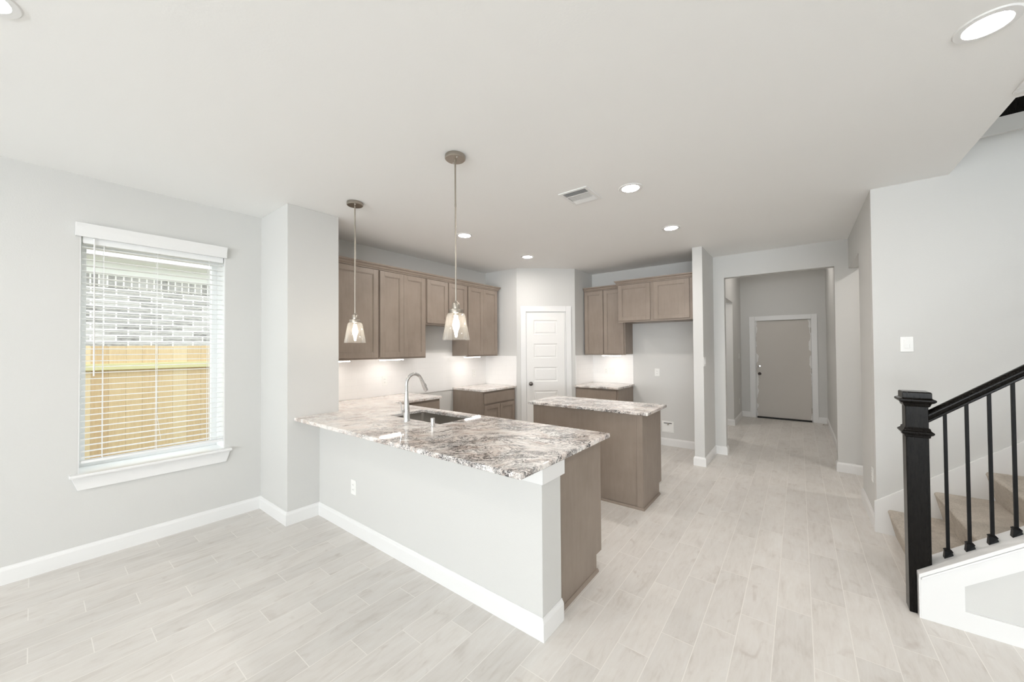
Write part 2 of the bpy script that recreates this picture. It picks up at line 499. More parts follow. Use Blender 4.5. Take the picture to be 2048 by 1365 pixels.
# ------------------------------------------------------------------ floor and ceiling
struct('floor', MB().box(-4.4, 6.7, -7.8, 9.5, -.12, 0), M_FLOOR, label='pale greige wood look plank tile floor')
c = MB()
c.cells([-4.4, -1.2, XE, 6.7], [-7.8, YE, YS+.12, 5.95], lambda x, y: not (x > XE and YE < y < YS+.12), H, H+.28)
struct('ceiling', c, M_CEIL, label='flat off white textured ceiling')
struct('ceiling_hall', MB().box(-2.3, 1.9, 5.95, 9.5, 3.3, 3.4), M_CEIL, label='higher ceiling of the entry hall')

# ------------------------------------------------------------------ walls
WX0, WX1, WZ0, WZ1 = .20, 1.047, .60, 2.318          # window opening along y, z
c = MB().box(-4.32, XL, -7.7, WX0, 0, H).box(-4.32, XL, WX1, YP1+.1, 0, H).box(-4.32, XL, WX0, WX1, 0, WZ0).box(-4.32, XL, WX0, WX1, WZ1, H)
struct('wall_left', c, M_WALL, label='pale grey wall with the window')
struct('wall_corner', MB().box(-4.32, XP, YP1, YP2, 0, H), M_WALL, bevel=.004, label='short full height wall stub at the end of the bar counter')
struct('wall_kitchen', MB().box(-4.32, XK, YP2, YA+.12, 0, H), M_WALL, label='kitchen wall behind the long run of wall cabinets')
# pantry: side wall, diagonal with a doorway, other side
D0, D1 = Vector((-3.481, YA, 0)), Vector((XC, 5.256, 0))
dd = (D1-D0).normalized(); dn = Vector((dd.y, -dd.x, 0))     # dn faces the kitchen
def dg(s, n, z): return D0 + dd*s + dn*n + Vector((0, 0, z))
DL = (D1-D0).length
def dbox(mb, s0, s1, n0, n1, z0, z1):
    return mb.prism([dg(s0, n0, z0), dg(s1, n0, z0), dg(s1, n1, z0), dg(s0, n1, z0)], (0, 0, z1-z0))
DS0, DS1, DZ = .135, .771, 2.058
c = MB().box(-4.32, -3.481, YA, YA+.1, 0, H)
c.prism([(-3.481, YA, 0), dg(DS0, 0, 0), dg(DS0, -.1, 0), (-3.52, YA+.1, 0)], (0, 0, H))
c.prism([dg(DS1, 0, 0), (XC, 5.256, 0), (XC, YB+.1, 0), (XC-.1, YB+.1, 0), (XC-.1, 5.30, 0), dg(DS1, -.1, 0)], (0, 0, H))
dbox(c, DS0, DS1, 0, -.1, DZ, H)
struct('wall_pantry', c, M_WALL, label='corner pantry walls with the angled face around the door')
struct('wall_back', MB().box(XC-.05, XW0, YB, YB+.12, 0, H), M_WALL, label='kitchen back wall behind the refrigerator space')
struct('wall_wing', MB().box(XW0, XW1, YW, YB+.12, 0, H), M_WALL, bevel=.003, label='narrow wing wall at the side of the refrigerator space')
HX0, HX1, HZ = -.806, .347, 2.438
c = MB().box(XW1-.02, HX0, YH, 5.955, 0, H).box(HX0, HX1, YH, 5.955, HZ, H).box(HX1, 1.8, YH, 5.955, 0, H)
c.box(-1.1, 1.8, YH+.005, 5.955, H, 3.3)
struct('wall_hall_opening', c, M_WALL, label='wall with the wide opening to the entry hall')
OY0, OZ = 4.911, 2.391
c = MB().box(XR, XR+.115, YS+.12, OY0, 0, H).box(XR, XR+.115, OY0, YH, OZ, H)
struct('wall_right', c, M_WALL, label='wall right of the hall with a plain drywall opening')
struct('wall_stairs', MB().box(XR, 3.32, YS, YS+.12, 0, 2.962), M_WALL, bevel=.003, label='tall wall behind the stairs')
struct('wall_alcove', MB().box(1.7, 1.8, YS+.12, YH, 0, H), M_WALL)
# entry hall
LH, RH, EY = -.985, .418, 9.304
c = MB().box(LH-.115, LH, 5.955, 6.95, 0, 3.3).box(LH-.115, LH, 6.95, 8.10, 2.33, 3.3).box(LH-.115, LH, 8.10, EY, 0, 3.3)
struct('wall_hall_left', c, M_WALL, label='left wall of the entry hall with a plain opening')
struct('wall_hall_right', MB().box(RH, RH+.115, 5.955, EY, 0, 3.3), M_WALL, label='right wall of the entry hall')
FX0, FX1, FZ = -.728, .203, 2.028
c = MB().box(-2.3, FX0, EY, EY+.14, 0, 3.3).box(FX1, 1.8, EY, EY+.14, 0, 3.3).box(FX0, FX1, EY, EY+.14, FZ, 3.3)
struct('wall_entry', c, M_WALL, label='end wall of the hall around the front door')
c = MB().box(-2.3, LH-.115, 8.10, 8.2, 0, 2.6).box(-2.3, -2.2, 5.955, 8.1, 0, 2.6).box(-2.3, LH-.115, 5.955, 8.2, 2.6, 2.7).box(-2.3, LH-.115, 5.96, 6.06, 0, 2.6)
struct('wall_side_room', c, M_WALL)
# living area behind the camera, with its wide windows
c = MB()
xs = [-4.32] + [v for w in WINS for v in w] + [6.62]
for k in range(0, len(xs), 2): c.box(xs[k], xs[k+1], -7.6, -7.46, 0, H)
for a, b in WINS: c.box(a, b, -7.6, -7.46, 0, .45).box(a, b, -7.6, -7.46, 2.4, H)
struct('wall_rear', c, M_WALL)
struct('wall_far_right', MB().box(3.2, 3.32, 2.98, YS, 0, 5.2).box(6.5, 6.62, -7.6, 3.1, 0, H).box(3.32, 6.5, 2.977, 3.097, 0, H), M_WALL)
# stairwell above
c = MB().box(XE-.12, XE, YE, YS+.12, H+.28, 5.2).box(XE-.12, 3.32, YE-.12, YE, H+.28, 5.2).box(XE-.12, 3.32, YE-.12, 5.4, 5.2, 5.3)
c.box(XE-.12, 3.32, 5.3, 5.4, H+.28, 5.2).box(XE-.12, XE, YS, 5.4, H+.28, 5.2)
struct('wall_upper', c, M_WALL)
struct('trim_4', MB().box(XE, 3.2, YS-.018, YS+.02, 2.957, 3.072), M_TRIM, bevel=.004, label='white fascia board at the upstairs floor edge above the stairs')
o = tag(obj('landing_rail_shoe', MB().box(XE+.005, 3.19, YS+.005, YS+.09, 3.073, 3.19), M_EBONY, bevel=.005),
        'dark stained board on the upstairs landing edge, above the white fascia', 'rail')

# ------------------------------------------------------------------ trim, baseboards
BB = [(0, 0), (.0145, 0), (.0145, .088), (.011, .098), (.006, .104), (.004, .112), (0, .112)]
struct('baseboard_left', MB().sweep([(XL, -7.46), (XL, YP1), (XP, YP1), (XP, YPEN)], BB), M_TRIM, label='white baseboard under the window wall')
struct('baseboard_peninsula', MB().sweep([(XP, YPEN), (XPEN, YPEN), (XPEN, YPENB)], BB), M_TRIM, label='white baseboard around the half wall under the bar')
struct('baseboard_back', MB().sweep([(-2.09, YB), (XW0, YB), (XW0, YW), (XW1, YW), (XW1, YH), (HX0, YH), (HX0, 5.955), (LH, 5.955), (LH, 6.95)], BB), M_TRIM, label='white baseboard around the wing wall')
struct('baseboard_hall', MB().sweep([(-2.2, 8.10), (LH, 8.10), (LH, EY), (-.83, EY)], BB), M_TRIM)
struct('baseboard_hall_right', MB().sweep([(.286, EY), (RH, EY), (RH, 5.955), (HX1, 5.955), (HX1, YH), (XR+.03, YH)], BB), M_TRIM)
struct('baseboard_alcove', MB().sweep([(XR+.03, YH-.012), (1.7, YH-.012)], BB), M_TRIM)
struct('baseboard_right', MB().sweep([(XR+.115, OY0), (XR, OY0), (XR, YS)], BB), M_TRIM)
# half wall under the bar and its apron board
struct('wall_peninsula', MB().box(XP-.02, XPEN, YPEN, YPENB, 0, .868), M_WALL, bevel=.004, label='painted half wall under the bar counter')
APR = [(0, .79), (.017, .79), (.017, .869), (0, .869)]
struct('trim_1', MB().sweep([(XP, YPEN), (XPEN, YPEN), (XPEN, YPENB+.018)], APR), M_TRIM, bevel=.002, label='white apron board under the bar counter edge')

# ------------------------------------------------------------------ window and blind
win = struct('window_1', MB().box(-4.31, -4.25, WX0, WX0+.045, WZ0, WZ1).box(-4.31, -4.25, WX1-.045, WX1, WZ0, WZ1).box(-4.31, -4.25, WX0+.045, WX1-.045, WZ0, WZ0+.05).box(-4.31, -4.25, WX0+.045, WX1-.045, WZ1-.05, WZ1), M_BLIND, label='white framed window looking onto the fence')
wl = win.location.copy()
def wchild(name, mb, mat, bevel=0):
    o = obj(name, mb, mat, win, bevel); return o
wchild('window_glass', MB().box(-4.283, -4.277, WX0+.045, WX1-.045, WZ0+.05, WZ1-.05), M_PANE)
wchild('window_jamb', MB().box(-4.25, XL-.001, WX0, WX0+.006, WZ0+.021, WZ1).box(-4.25, XL-.001, WX1-.006, WX1, WZ0+.021, WZ1).box(-4.25, XL-.001, WX0+.006, WX1-.006, WZ1-.006, WZ1), M_TRIM)
c = MB().box(-4.25, XL, WX0-.001, WX1+.001, WZ0-.001, WZ0+.021)
c.prism([(XL-.002, WX0-.04, WZ0-.001), (XL+.058, WX0-.04, WZ0-.001), (XL+.062, WX0-.04, WZ0+.01), (XL+.055, WX0-.04, WZ0+.021), (XL-.002, WX0-.04, WZ0+.021)], (0, WX1-WX0+.08, 0))
wchild('window_sill', c, M_TRIM, .003)
wchild('window_apron', MB().prism([(XL, .168, .60), (XL, 1.085, .60), (XL, 1.056, .503), (XL, .200, .503)], (.02, 0, 0)), M_TRIM, .003)

bl = thing('window_blind', 'white wooden slat blind hanging open in the window above the sill', 'blind', (-4.07, .62, .69))
VAL = [(.004, 2.303), (.030, 2.303), (.034, 2.325), (.036, 2.352), (.042, 2.372), (.052, 2.385), (.052, 2.395), (.004, 2.395)]
obj('valance', MB().prism([(XL+a, .178, z) for a, z in VAL], (0, .874, 0)), M_TRIM, bl, .002)
obj('head_rail', MB().box(-4.10, -4.045, .215, 1.035, 2.262, 2.312), M_BLIND, bl, .002)
nsl = 36; z_top, z_bot = 2.235, .722
for k in range(nsl):
    z = z_top + (z_bot-z_top)*k/(nsl-1)
    m = MB(); pr = []
    for j in range(7):
        a = -1 + 2*j/6
        pr.append((-4.0725+.0245*a, z + .0022*(1-a*a) + .0008*a))
    prof = [(x, zz+.0018) for x, zz in pr] + [(x, zz-.0018) for x, zz in reversed(pr)]
    m.prism([(x, .213, zz) for x, zz in prof], (0, .824, 0))
    obj('slat', m, M_BLIND, bl, smooth=True)
obj('bottom_rail', MB().box(-4.098, -4.047, .213, 1.037, .683, .702), M_BLIND, bl, .003)
for y in (.318, .608, .935):
    m = MB()
    for x in (-4.0985, -4.0465): m.box(x-.0012, x+.0012, y-.0015, y+.0015, .70, 2.27)
    obj('ladder_cord', m, M_BLIND, bl)
obj('tilt_wand', MB().tube([(-4.034, .270, 2.30), (-4.033, .271, 1.8), (-4.032, .272, 1.305)], .0045, 8), M_PLASTIC, bl, smooth=True)
obj('lift_cord', MB().tube([(-4.035, .60, 1.3), (-4.035, .605, 1.0), (-4.034, .63, .78)], .0015, 6), M_BLIND, bl)

# ------------------------------------------------------------------ outside
struct('ground', MB().box(-14, 8, -12, 14, -.5, -.13), M_GROUND)
fe = thing('wooden_fence', 'new yellow pine board fence outside the window, in front of the brick house', 'fence', (-6.5, 1.2, -.13))
for k in range(28):
    y = -1.02 + k*.1435; t = 1.552 + random.uniform(-.004, .004)
    m = MB().prism([(-6.52, y+.0008, -.13), (-6.52, y+.1427, -.13), (-6.52, y+.1427, t-.008), (-6.52, y+.135, t), (-6.52, y+.0095, t), (-6.52, y+.0008, t-.008)], (-.016, 0, 0))
    obj('fence_board', m, M_CEDAR, fe)
for z in (1.262, .0): obj('fence_rail', MB().box(-6.519, -6.481, -1.1, 3.1, z, z+.075), M_TREATED, fe, .003)
for y in (-.9, 2.6): obj('fence_post', MB().box(-6.48, -6.39, y, y+.09, -.13, 1.5), M_TREATED, fe, .003)
nb = thing('neighbour_house', 'white washed grey brick house wall seen over the fence through the window', 'house', (-8.1, 1.5, -.13))
obj('brick_wall', MB().box(-8.3, -8.0, -3, 6, -.13, 2.43), M_BRICK, nb)
obj('soldier_course', MB().box(-8.3, -7.99, -3, 6, 2.43, 2.60), M_SOLDIER, nb)
obj('frieze_board', MB().box(-8.3, -7.97, -3, 6, 2.60, 2.80), M_SOFFIT, nb)
obj('eave_soffit', MB().box(-8.3, -7.5, -3, 6, 2.80, 2.95), M_SOFFIT, nb)

# ------------------------------------------------------------------ pantry door and front door
dz = Vector((0, 0, 0))
def dthing_local(mb_fn): return mb_fn
ang = math.atan2(dd.y, dd.x)
door1 = bpy.data.objects.new('door_1', None); COL.objects.link(door1)
door1.location = D0; door1.rotation_euler = (0, 0, ang); door1['kind'] = 'structure'
door1['label'] = 'white five panel pantry door in the angled corner'
# local frame: x along the diagonal, y away from the kitchen (kitchen side is -y)
S0, S1 = .150, .757
c = MB()
pz = [(1.70, 1.925), (1.33, 1.555), (.962, 1.187), (.594, .819), (.226, .451)]
xs = [S0, S0+.115, S1-.115, S1]; zs = [.012]
for a, b in reversed(pz): zs += [a, b]
zs.append(2.045)
bmx = [(xs[0], xs[1], zs[0], zs[-1]), (xs[2], xs[3], zs[0], zs[-1])]
for k in range(0, len(zs), 2): bmx.append((xs[1], xs[2], zs[k], zs[k+1]))
for a, b, z0, z1 in bmx: c.box(a, b, .003, .038, z0, z1)
obj('door_slab', c, M_DOORW, door1, local=True)
for a, b in pz:
    x0, x1 = xs[1], xs[2]
    m = MB(); r = [(0, .003), (.010, .012), (.022, .012), (.036, .006)]
    rings = [[Vector((x0+i, y, a+i)), Vector((x1-i, y, a+i)), Vector((x1-i, y, b-i)), Vector((x0+i, y, b-i))] for i, y in r]
    for q in rings: m.v += q
    for k in range(len(rings)-1):
        for j in range(4):
            j2 = (j+1) % 4; m.f.append([k*4+j, k*4+j2, (k+1)*4+j2, (k+1)*4+j])
    n = (len(rings)-1)*4; m.f.append([n, n+1, n+2, n+3])
    m.box(x0, x1, .020, .030, a, b)
    obj('door_panel', m, M_DOORW, door1, local=True, recalc=False)
c = MB()
CAS = .085
c.box(.058, .058+CAS, -.017, 0, 0, 2.145).box(.869-CAS-.004, .869-.004, -.017, 0, 0, 2.145).box(.058+CAS, .869-CAS-.004, -.017, 0, 2.058, 2.145)
obj('door_casing', c, M_TRIM, door1, .004, local=True)
obj('door_jamb', MB().box(DS0+.001, S0-.003, -.001, .1, 0, DZ-.001).box(S1+.003, DS1-.001, -.001, .1, 0, DZ-.001).box(S0-.003, S1+.003, -.001, .1, 2.048, DZ-.001), M_TRIM, door1, local=True)
kn = obj('door_knob', MB().lathe([(0, -.062), (.018, -.061), (.027, -.05), (.027, -.035), (.017, -.024), (.011, -.018), (.011, -.008), (.031, -.006), (.031, .003)], (.214, .0, .93), 24, 'y'), M_SATIN, door1, smooth=True, local=True)
for z in (.25, 1.03, 1.82): obj('door_hinge', MB().tube([(S1+.004, -.004, z-.045), (S1+.004, -.004, z+.045)], .006, 10), M_TRIM, door1, smooth=True, local=True)

door2 = bpy.data.objects.new('door_2', None); COL.objects.link(door2)
door2.location = (-.2625, EY, 0); door2['kind'] = 'structure'; door2['label'] = 'grey primed front door with rough white paint edges at the end of the hall'
obj('door_slab', MB().box(-.7145, .1895, EY+.02, EY+.062, .028, 2.018), M_PRIMER, door2, .002)
obj('door_threshold', MB().box(FX0+.02, FX1-.02, EY-.02, EY+.11, 0, .022), M_DARK, door2, .003)
obj('door_jamb', MB().box(FX0+.001, -.717, EY, EY+.13, 0, FZ-.001).box(.192, FX1-.001, EY, EY+.13, 0, FZ-.001).box(-.717, .192, EY, EY+.13, 2.021, FZ-.001).box(-.718, -.700, EY+.063, EY+.09, 0, FZ-.002).box(.175, .193, EY+.063, EY+.09, 0, FZ-.002).box(-.700, .175, EY+.063, EY+.09, 2.003, FZ-.002).box(-.700, .175, EY+.063, EY+.09, 0, .05), M_TRIM, door2)
c = MB().box(-.83, -.73, EY-.018, EY, 0, 2.118).box(.186+.01, .286, EY-.018, EY, 0, 2.118).box(-.73, .196, EY-.018, EY, 2.022, 2.118)
obj('door_casing', c, M_TRIM, door2, .004)
obj('door_knob', MB().lathe([(0, -.062), (.018, -.061), (.027, -.05), (.027, -.035), (.014, -.022), (.011, -.008), (.031, -.006), (.031, .002)], (-.658, EY+.02, .917), 20, 'y'), M_BRONZE, door2, smooth=True)
obj('deadbolt', MB().lathe([(0, -.02), (.022, -.018), (.03, -.008), (.03, .002)], (-.662, EY+.02, 1.074), 20, 'y'), M_CHROME, door2, smooth=True)
for z in (.22, 1.0, 1.8): obj('door_hinge', MB().tube([(.190, EY+.014, z-.05), (.190, EY+.014, z+.05)], .008, 10), M_NICKEL, door2, smooth=True)
tag(obj('door_stop', MB().tube([(RH-.015, 8.82, .055), (RH-.075, 8.82, .055)], [.006, .005], 10).tube([(RH-.075, 8.82, .055), (RH-.092, 8.82, .055)], .010, 10), M_NICKEL, smooth=True),
    'small spring door stop on the right hall baseboard near the front door', 'door stop')

# ------------------------------------------------------------------ backsplash
c = MB().box(XK, XK+.009, YP2+.001, 3.105, .903, 1.372).box(XK, XK+.009, 3.105, 3.86, .874, 1.43).box(XK, XK+.009, 3.86, YA, .903, 1.372)
c.box(XK+.009, -3.49, YA-.009, YA, .903, 1.366)
struct('wall_backsplash', c, M_TILE, label='glossy white subway tile backsplash along the kitchen wall')
c = MB().box(XC, XC+.009, 5.262, YB, .903, 1.366).box(XC+.009, -2.095, YB-.009, YB, .903, 1.366)
struct('wall_backsplash_right', c, M_TILE, label='white subway tile backsplash beside the refrigerator space')

# ------------------------------------------------------------------ cabinets
class Fr:
    """face frame: u along the face, z up, n outward"""
    def __init__(s, o, u, n): s.o, s.u, s.n = Vector(o), Vector(u), Vector(n)
    def box(s, mb, u0, u1, n0, n1, z0, z1):
        p = [s.o+s.u*a+s.n*b for a, b in ((u0, n0), (u1, n0), (u1, n1), (u0, n1))]
        return mb.prism([q+Vector((0, 0, z0)) for q in p], (0, 0, z1-z0))
def shaker(fr, u0, u1, z0, z1, parent, name='door', fw=.057, th=.019):
    """recessed panel front: rails, stiles, an inner bead and the sunk panel"""
    m = MB()
    fr.box(m, u0, u0+fw, .001, th, z0, z1); fr.box(m, u1-fw, u1, .001, th, z0, z1)
    fr.box(m, u0+fw, u1-fw, .001, th, z0, z0+fw); fr.box(m, u0+fw, u1-fw, .001, th, z1-fw, z1)
    o = obj(name, m, M_CAB, parent, .0018)
    m = MB(); b = .008
    fr.box(m, u0+fw, u0+fw+b, .001, th-.005, z0+fw, z1-fw); fr.box(m, u1-fw-b, u1-fw, .001, th-.005, z0+fw, z1-fw)
    fr.box(m, u0+fw+b, u1-fw-b, .001, th-.005, z0+fw, z0+fw+b); fr.box(m, u0+fw+b, u1-fw-b, .001, th-.005, z1-fw-b, z1-fw)
    fr.box(m, u0+fw+b, u1-fw-b, .001, th-.011, z0+fw+b, z1-fw-b)
    obj('door_panel', m, M_CAB, o)
    return o
def slabfront(fr, u0, u1, z0, z1, parent):
    m = MB(); fr.box(m, u0, u1, .001, .019, z0, z1)
    return obj('drawer', m, M_CAB, parent, .004, seg=3)
CR = [(0, 2.398), (.010, 2.398), (.012, 2.410), (.022, 2.420), (.026, 2.436), (.042, 2.448), (.044, 2.462), (0, 2.462)]
def wall_cab(label, fr, u0, u1, depth, z0, z1, doors, group=None, crown=None):
    p = fr.o+fr.u*((u0+u1)/2)-fr.n*(depth/2)
    t = thing('wall_cabinet', label, 'cabinet', (p.x, p.y, z0), 0, group)
    m = MB(); fr.box(m, u0, u1, -.02, -depth, z0+.012, z1)
    obj('body', m, M_CAB, t, .0015)
    m = MB(); fr.box(m, u0, u1, 0, -.02, z0, z1)
    obj('face_frame', m, M_CAB, t, .0015)
    for a, b, c0, c1 in doors: shaker(fr, a, b, c0, c1, t)
    obj('crown_moulding', MB().sweep(crown, CR), M_CAB, t)
    return t
frL = Fr((-3.81, 0, 0), (0, 1, 0), (1, 0, 0))
G1 = 'taupe wall cabinets on the long kitchen wall'
UD = .316
wall_cab('tall taupe wall cabinet with one wide door, next to the white wall stub', frL, YP2+.003, 2.4235, UD, 1.37, 2.44, [(1.83, 2.412, 1.388, 2.392)], G1, [(-3.81, YP2+.003), (-3.81, 2.424)])
wall_cab('tall taupe wall cabinet with two doors left of the range gap', frL, 2.4245, 3.104, UD, 1.37, 2.44, [(2.437, 2.7585, 1.388, 2.392), (2.7605, 3.087, 1.388, 2.392)], G1, [(-3.81, 2.4245), (-3.81, 3.1045)])
wall_cab('short taupe wall cabinet with two doors high over the range gap', frL, 3.105, 3.8605, UD, 1.80, 2.44, [(3.12, 3.48, 1.822, 2.392), (3.497, 3.848, 1.822, 2.392)], G1, [(-3.81, 3.105), (-3.81, 3.861)])
wall_cab('tall narrow taupe wall cabinet with two doors in the corner by the pantry', frL, 3.8615, 4.545, UD, 1.37, 2.44, [(3.874, 4.195, 1.388, 2.392), (4.197, 4.524, 1.388, 2.392)], G1, [(-3.81, 3.8615), (-3.81, 4.545), (-4.128, 4.545)])
frR = Fr((0, 5.556, 0), (1, 0, 0), (0, -1, 0))
wall_cab('tall taupe wall cabinet with two doors beside the refrigerator space', frR, XC+.012, -2.102, .322, 1.37, 2.44, [(-2.775, -2.455, 1.388, 2.392), (-2.443, -2.122, 1.388, 2.392)], None, [(XC+.012, 5.556), (-2.15, 5.556)])
frF = Fr((0, 5.275, 0), (1, 0, 0), (0, -1, 0))
wall_cab('deep short taupe wall cabinet with two doors over the refrigerator space', frF, -2.101, XW0-.002, .603, 1.85, 2.44, [(-2.09, -1.632, 1.873, 2.392), (-1.583, -1.126, 1.873, 2.392)], None, [(-2.101, YB-.03), (-2.101, 5.275), (XW0-.002, 5.275)])

def base_cab(label, fr, u0, u1, depth, doors, drawers, group=None, sides=(1, 1), top=True, zt=.872, shoe=None):
    p = fr.o+fr.u*((u0+u1)/2)-fr.n*(depth/2)
    t = thing('base_cabinet', label, 'cabinet', (p.x, p.y, 0), 0, group)
    m = MB()
    a, b = u0, u1; tk = .075
    def side(ua, ub):
        pts = [(0, .11), (0, zt), (-depth, zt), (-depth, 0), (-tk, 0), (-tk, .11)]
        m.prism([fr.o+fr.u*ua+fr.n*n+Vector((0, 0, z)) for n, z in pts], fr.u*(ub-ua))
    side(a, a+.018); side(b-.018, b)
    fr.box(m, a+.018, b-.018, -depth+.01, -depth, 0, zt)
    fr.box(m, a+.018, b-.018, -.02, -depth+.01, .11, .125)
    if top: fr.box(m, a+.018, b-.018, -.02, -depth+.01, zt-.018, zt)
    obj('body', m, M_CAB, t, .001)
    m = MB(); fr.box(m, a+.001, b-.001, .006, 0, .11, zt)
    obj('face_frame', m, M_CAB, t, .0015)
    m = MB(); fr.box(m, a+.018, b-.018, -tk, -tk-.012, 0, .11); obj('toe_kick', m, M_CAB, t)
    fr2 = Fr(fr.o+fr.n*.006, fr.u, fr.n)
    for d in doors: shaker(fr2, *d, t)
    for d in drawers: slabfront(fr2, *d, t)
    return t
frB = Fr((-3.53, 0, 0), (0, 1, 0), (1, 0, 0))
base_cab('taupe base cabinet in the far corner beside the range gap, drawer over two doors', frB, 3.872, 4.612, .594, [(3.895, 4.238, .13, .675), (4.246, 4.595, .13, .675)], [(3.895, 4.595, .70, .845)])
base_cab('taupe base cabinet under the long counter, between sink bar and range gap', frB, 2.405, 3.085, .594, [(2.42, 2.742, .13, .675), (2.748, 3.07, .13, .675)], [(2.42, 3.07, .70, .845)])
frP = Fr((0, 2.372, 0), (1, 0, 0), (0, 1, 0))
pc = base_cab('long taupe cabinet behind the half wall, holding the kitchen sink', frP, -3.50, -1.082, .585,
              [(-2.94, -2.55, .13, .675), (-2.545, -2.155, .13, .675), (-1.67, -1.395, .13, .845), (-1.385, -1.11, .13, .845)], [(-2.94, -2.155, .70, .845)], top=False)
m = MB().prism([(-1.082, 1.80, 0), (-1.068, 1.80, 0), (-1.071, 1.80, .012), (-1.078, 1.80, .019), (-1.082, 1.80, .019)], (0, .505, 0))
obj('shoe_moulding', m, M_CAB, pc, smooth=True)
frI = Fr((0, 3.965, 0), (1, 0, 0), (0, 1, 0))
isl = base_cab('taupe kitchen island cabinet with plain back panel under its own granite top', frI, -2.345, -1.139, .547, [(-2.33, -1.95, .13, .675), (-1.94, -1.55, .13, .675), (-1.54, -1.155, .13, .675)], [(-2.33, -1.95, .70, .835), (-1.94, -1.55, .70, .835), (-1.54, -1.155, .70, .835)], zt=.862)
obj('back_panel', MB().box(-2.345, -1.150, 3.412, 3.418, 0, .862), M_CAB, isl)
obj('corner_trim', MB().box(-1.196, -1.139, 3.406, 3.4115, 0, .862), M_CAB, isl, .002)
QR = [(0, 0), (.014, 0), (.012, .010), (.004, .019), (0, .019)]
obj('shoe_moulding', MB().sweep([(-2.345, 3.406), (-1.139, 3.406), (-1.139, 3.888)], QR), M_CAB, isl, smooth=True)
frQ = Fr((0, 5.255, 0), (1, 0, 0), (0, -1, 0))
base_cab('taupe base cabinet between the pantry and the refrigerator space', frQ, XC+.002, -2.102, .613, [(-2.775, -2.455, .13, .675), (-2.447, -2.125, .13, .675)], [(-2.775, -2.125, .70, .845)])

# ------------------------------------------------------------------ countertops
def inside(x, y):
    if x > XP: return y < 2.405 and not (-2.872 < x < -2.20 and 1.93 < y < 2.305)
    if y < YP2: return False
    if x > -3.495: return y < 2.405
    return True
c = MB().cells([-4.120, -3.495, XP, -2.872, -2.20, -1.022], [1.379, YP2+.001, 1.93, 2.305, 2.405, 3.098], inside, .872, .903)
tag(obj('countertop', c, M_GRANITE, bevel=.007, seg=4), 'large L shaped granite bar countertop with sink cut out and black veins', 'countertop')
tag(obj('countertop', MB().box(-4.120, -3.495, 3.862, YA-.01, .8725, .903), M_GRANITE, bevel=.006, seg=3), 'small granite countertop on the far corner cabinet by the pantry', 'countertop')
tag(obj('countertop', MB().box(-2.405, -1.085, 3.385, 4.0, .8625, .893), M_GRANITE, bevel=.007, seg=4), 'rectangular granite countertop on the kitchen island', 'countertop')
tag(obj('countertop', MB().box(XC+.010, -2.075, 5.195, YB-.01, .8725, .903), M_GRANITE, bevel=.006, seg=3), 'small granite countertop between pantry and refrigerator space', 'countertop')

# ------------------------------------------------------------------ sink, faucet, soap dispenser
sk = thing('kitchen_sink', 'undermount stainless steel sink in the bar countertop', 'sink', (-2.536, 2.117, .66))
x0, x1, y0, y1, zb = -2.885, -2.187, 1.917, 2.318, .665
c = MB()
def rrect(x0, x1, y0, y1, r, z, n=6):
    P = []
    for cx, cy, a0 in ((x1-r, y1-r, 0), (x0+r, y1-r, PI/2), (x0+r, y0+r, PI), (x1-r, y0+r, 1.5*PI)):
        for k in range(n+1): a = a0+PI/2*k/n; P.append(Vector((cx+r*math.cos(a), cy+r*math.sin(a), z)))
    return P
rings = [rrect(x0-.012, x1+.012, y0-.012, y1+.012, .03, .8715), rrect(x0+.004, x1-.004, y0+.004, y1-.004, .03, .8715), rrect(x0+.006, x1-.006, y0+.006, y1-.006, .03, .70),
         rrect(x0+.022, x1-.022, y0+.022, y1-.022, .04, zb+.008), rrect(x0+.05, x1-.05, y0+.05, y1-.05, .04, zb),
         rrect(x0+.05, x1-.05, y0+.05, y1-.05, .04, zb-.004), rrect(x0+.014, x1-.014, y0+.014, y1-.014, .035, zb+.002), rrect(x0, x1, y0, y1, .03, .70), rrect(x0, x1, y0, y1, .03, .868), rrect(x0-.012, x1+.012, y0-.012, y1+.012, .03, .868)]
n = len(rings[0])
for r in rings: c.v += r
for k in range(len(rings)-1):
    for j in range(n): c.f.append([k*n+j, k*n+(j+1) % n, (k+1)*n+(j+1) % n, (k+1)*n+j])
c.f.append([4*n+j for j in range(n)]); c.f.append([5*n+j for j in reversed(range(n))])
obj('bowl', c, M_STEEL, sk, smooth=True)
obj('drain', MB().lathe([(0, .003), (.02, .003), (.04, .006), (.045, .002), (.045, 0)], (-2.536, 2.2, zb), 24), M_CHROME, sk, smooth=True)

fa = thing('kitchen_faucet', 'chrome gooseneck pull down faucet standing behind the sink on the bar countertop', 'faucet', (-2.507, 1.847, .903))
fx, fy, fz = -2.507, 1.847, .903
obj('body', MB().lathe([(.027, 0), (.027, .006), (.0245, .012), (.0235, .09), (.021, .13), (.0165, .19), (.0145, .22), (.0135, .24)], (fx, fy, fz), 28), M_CHROME, fa, smooth=True)
pts = [(fx, fy, 1.13), (fx, fy, 1.19)]
cy, cz, ra = fy+.077, 1.197, .077
for k in range(0, 15):
    a = PI - PI*.87*k/14
    pts.append((fx, cy+ra*math.cos(a), cz+ra*math.sin(a)*1.06))
ex = Vector(pts[-1]); dr = (Vector(pts[-1])-Vector(pts[-2])).normalized()
obj('neck', MB().tube(pts, .0125, 18), M_CHROME, fa, smooth=True)
obj('spray_head', MB().tube([ex-dr*.004, ex+dr*.004, ex+dr*.03, ex+dr*.09, ex+dr*.108, ex+dr*.112], [.013, .0145, .0155, .019, .019, .015], 20), M_CHROME, fa, smooth=True)
obj('spray_button', MB().tube([ex+dr*.05+Vector((0, .016, .006)), ex+dr*.075+Vector((0, .018, .006))], .005, 8), M_RUBBER, fa, smooth=True)
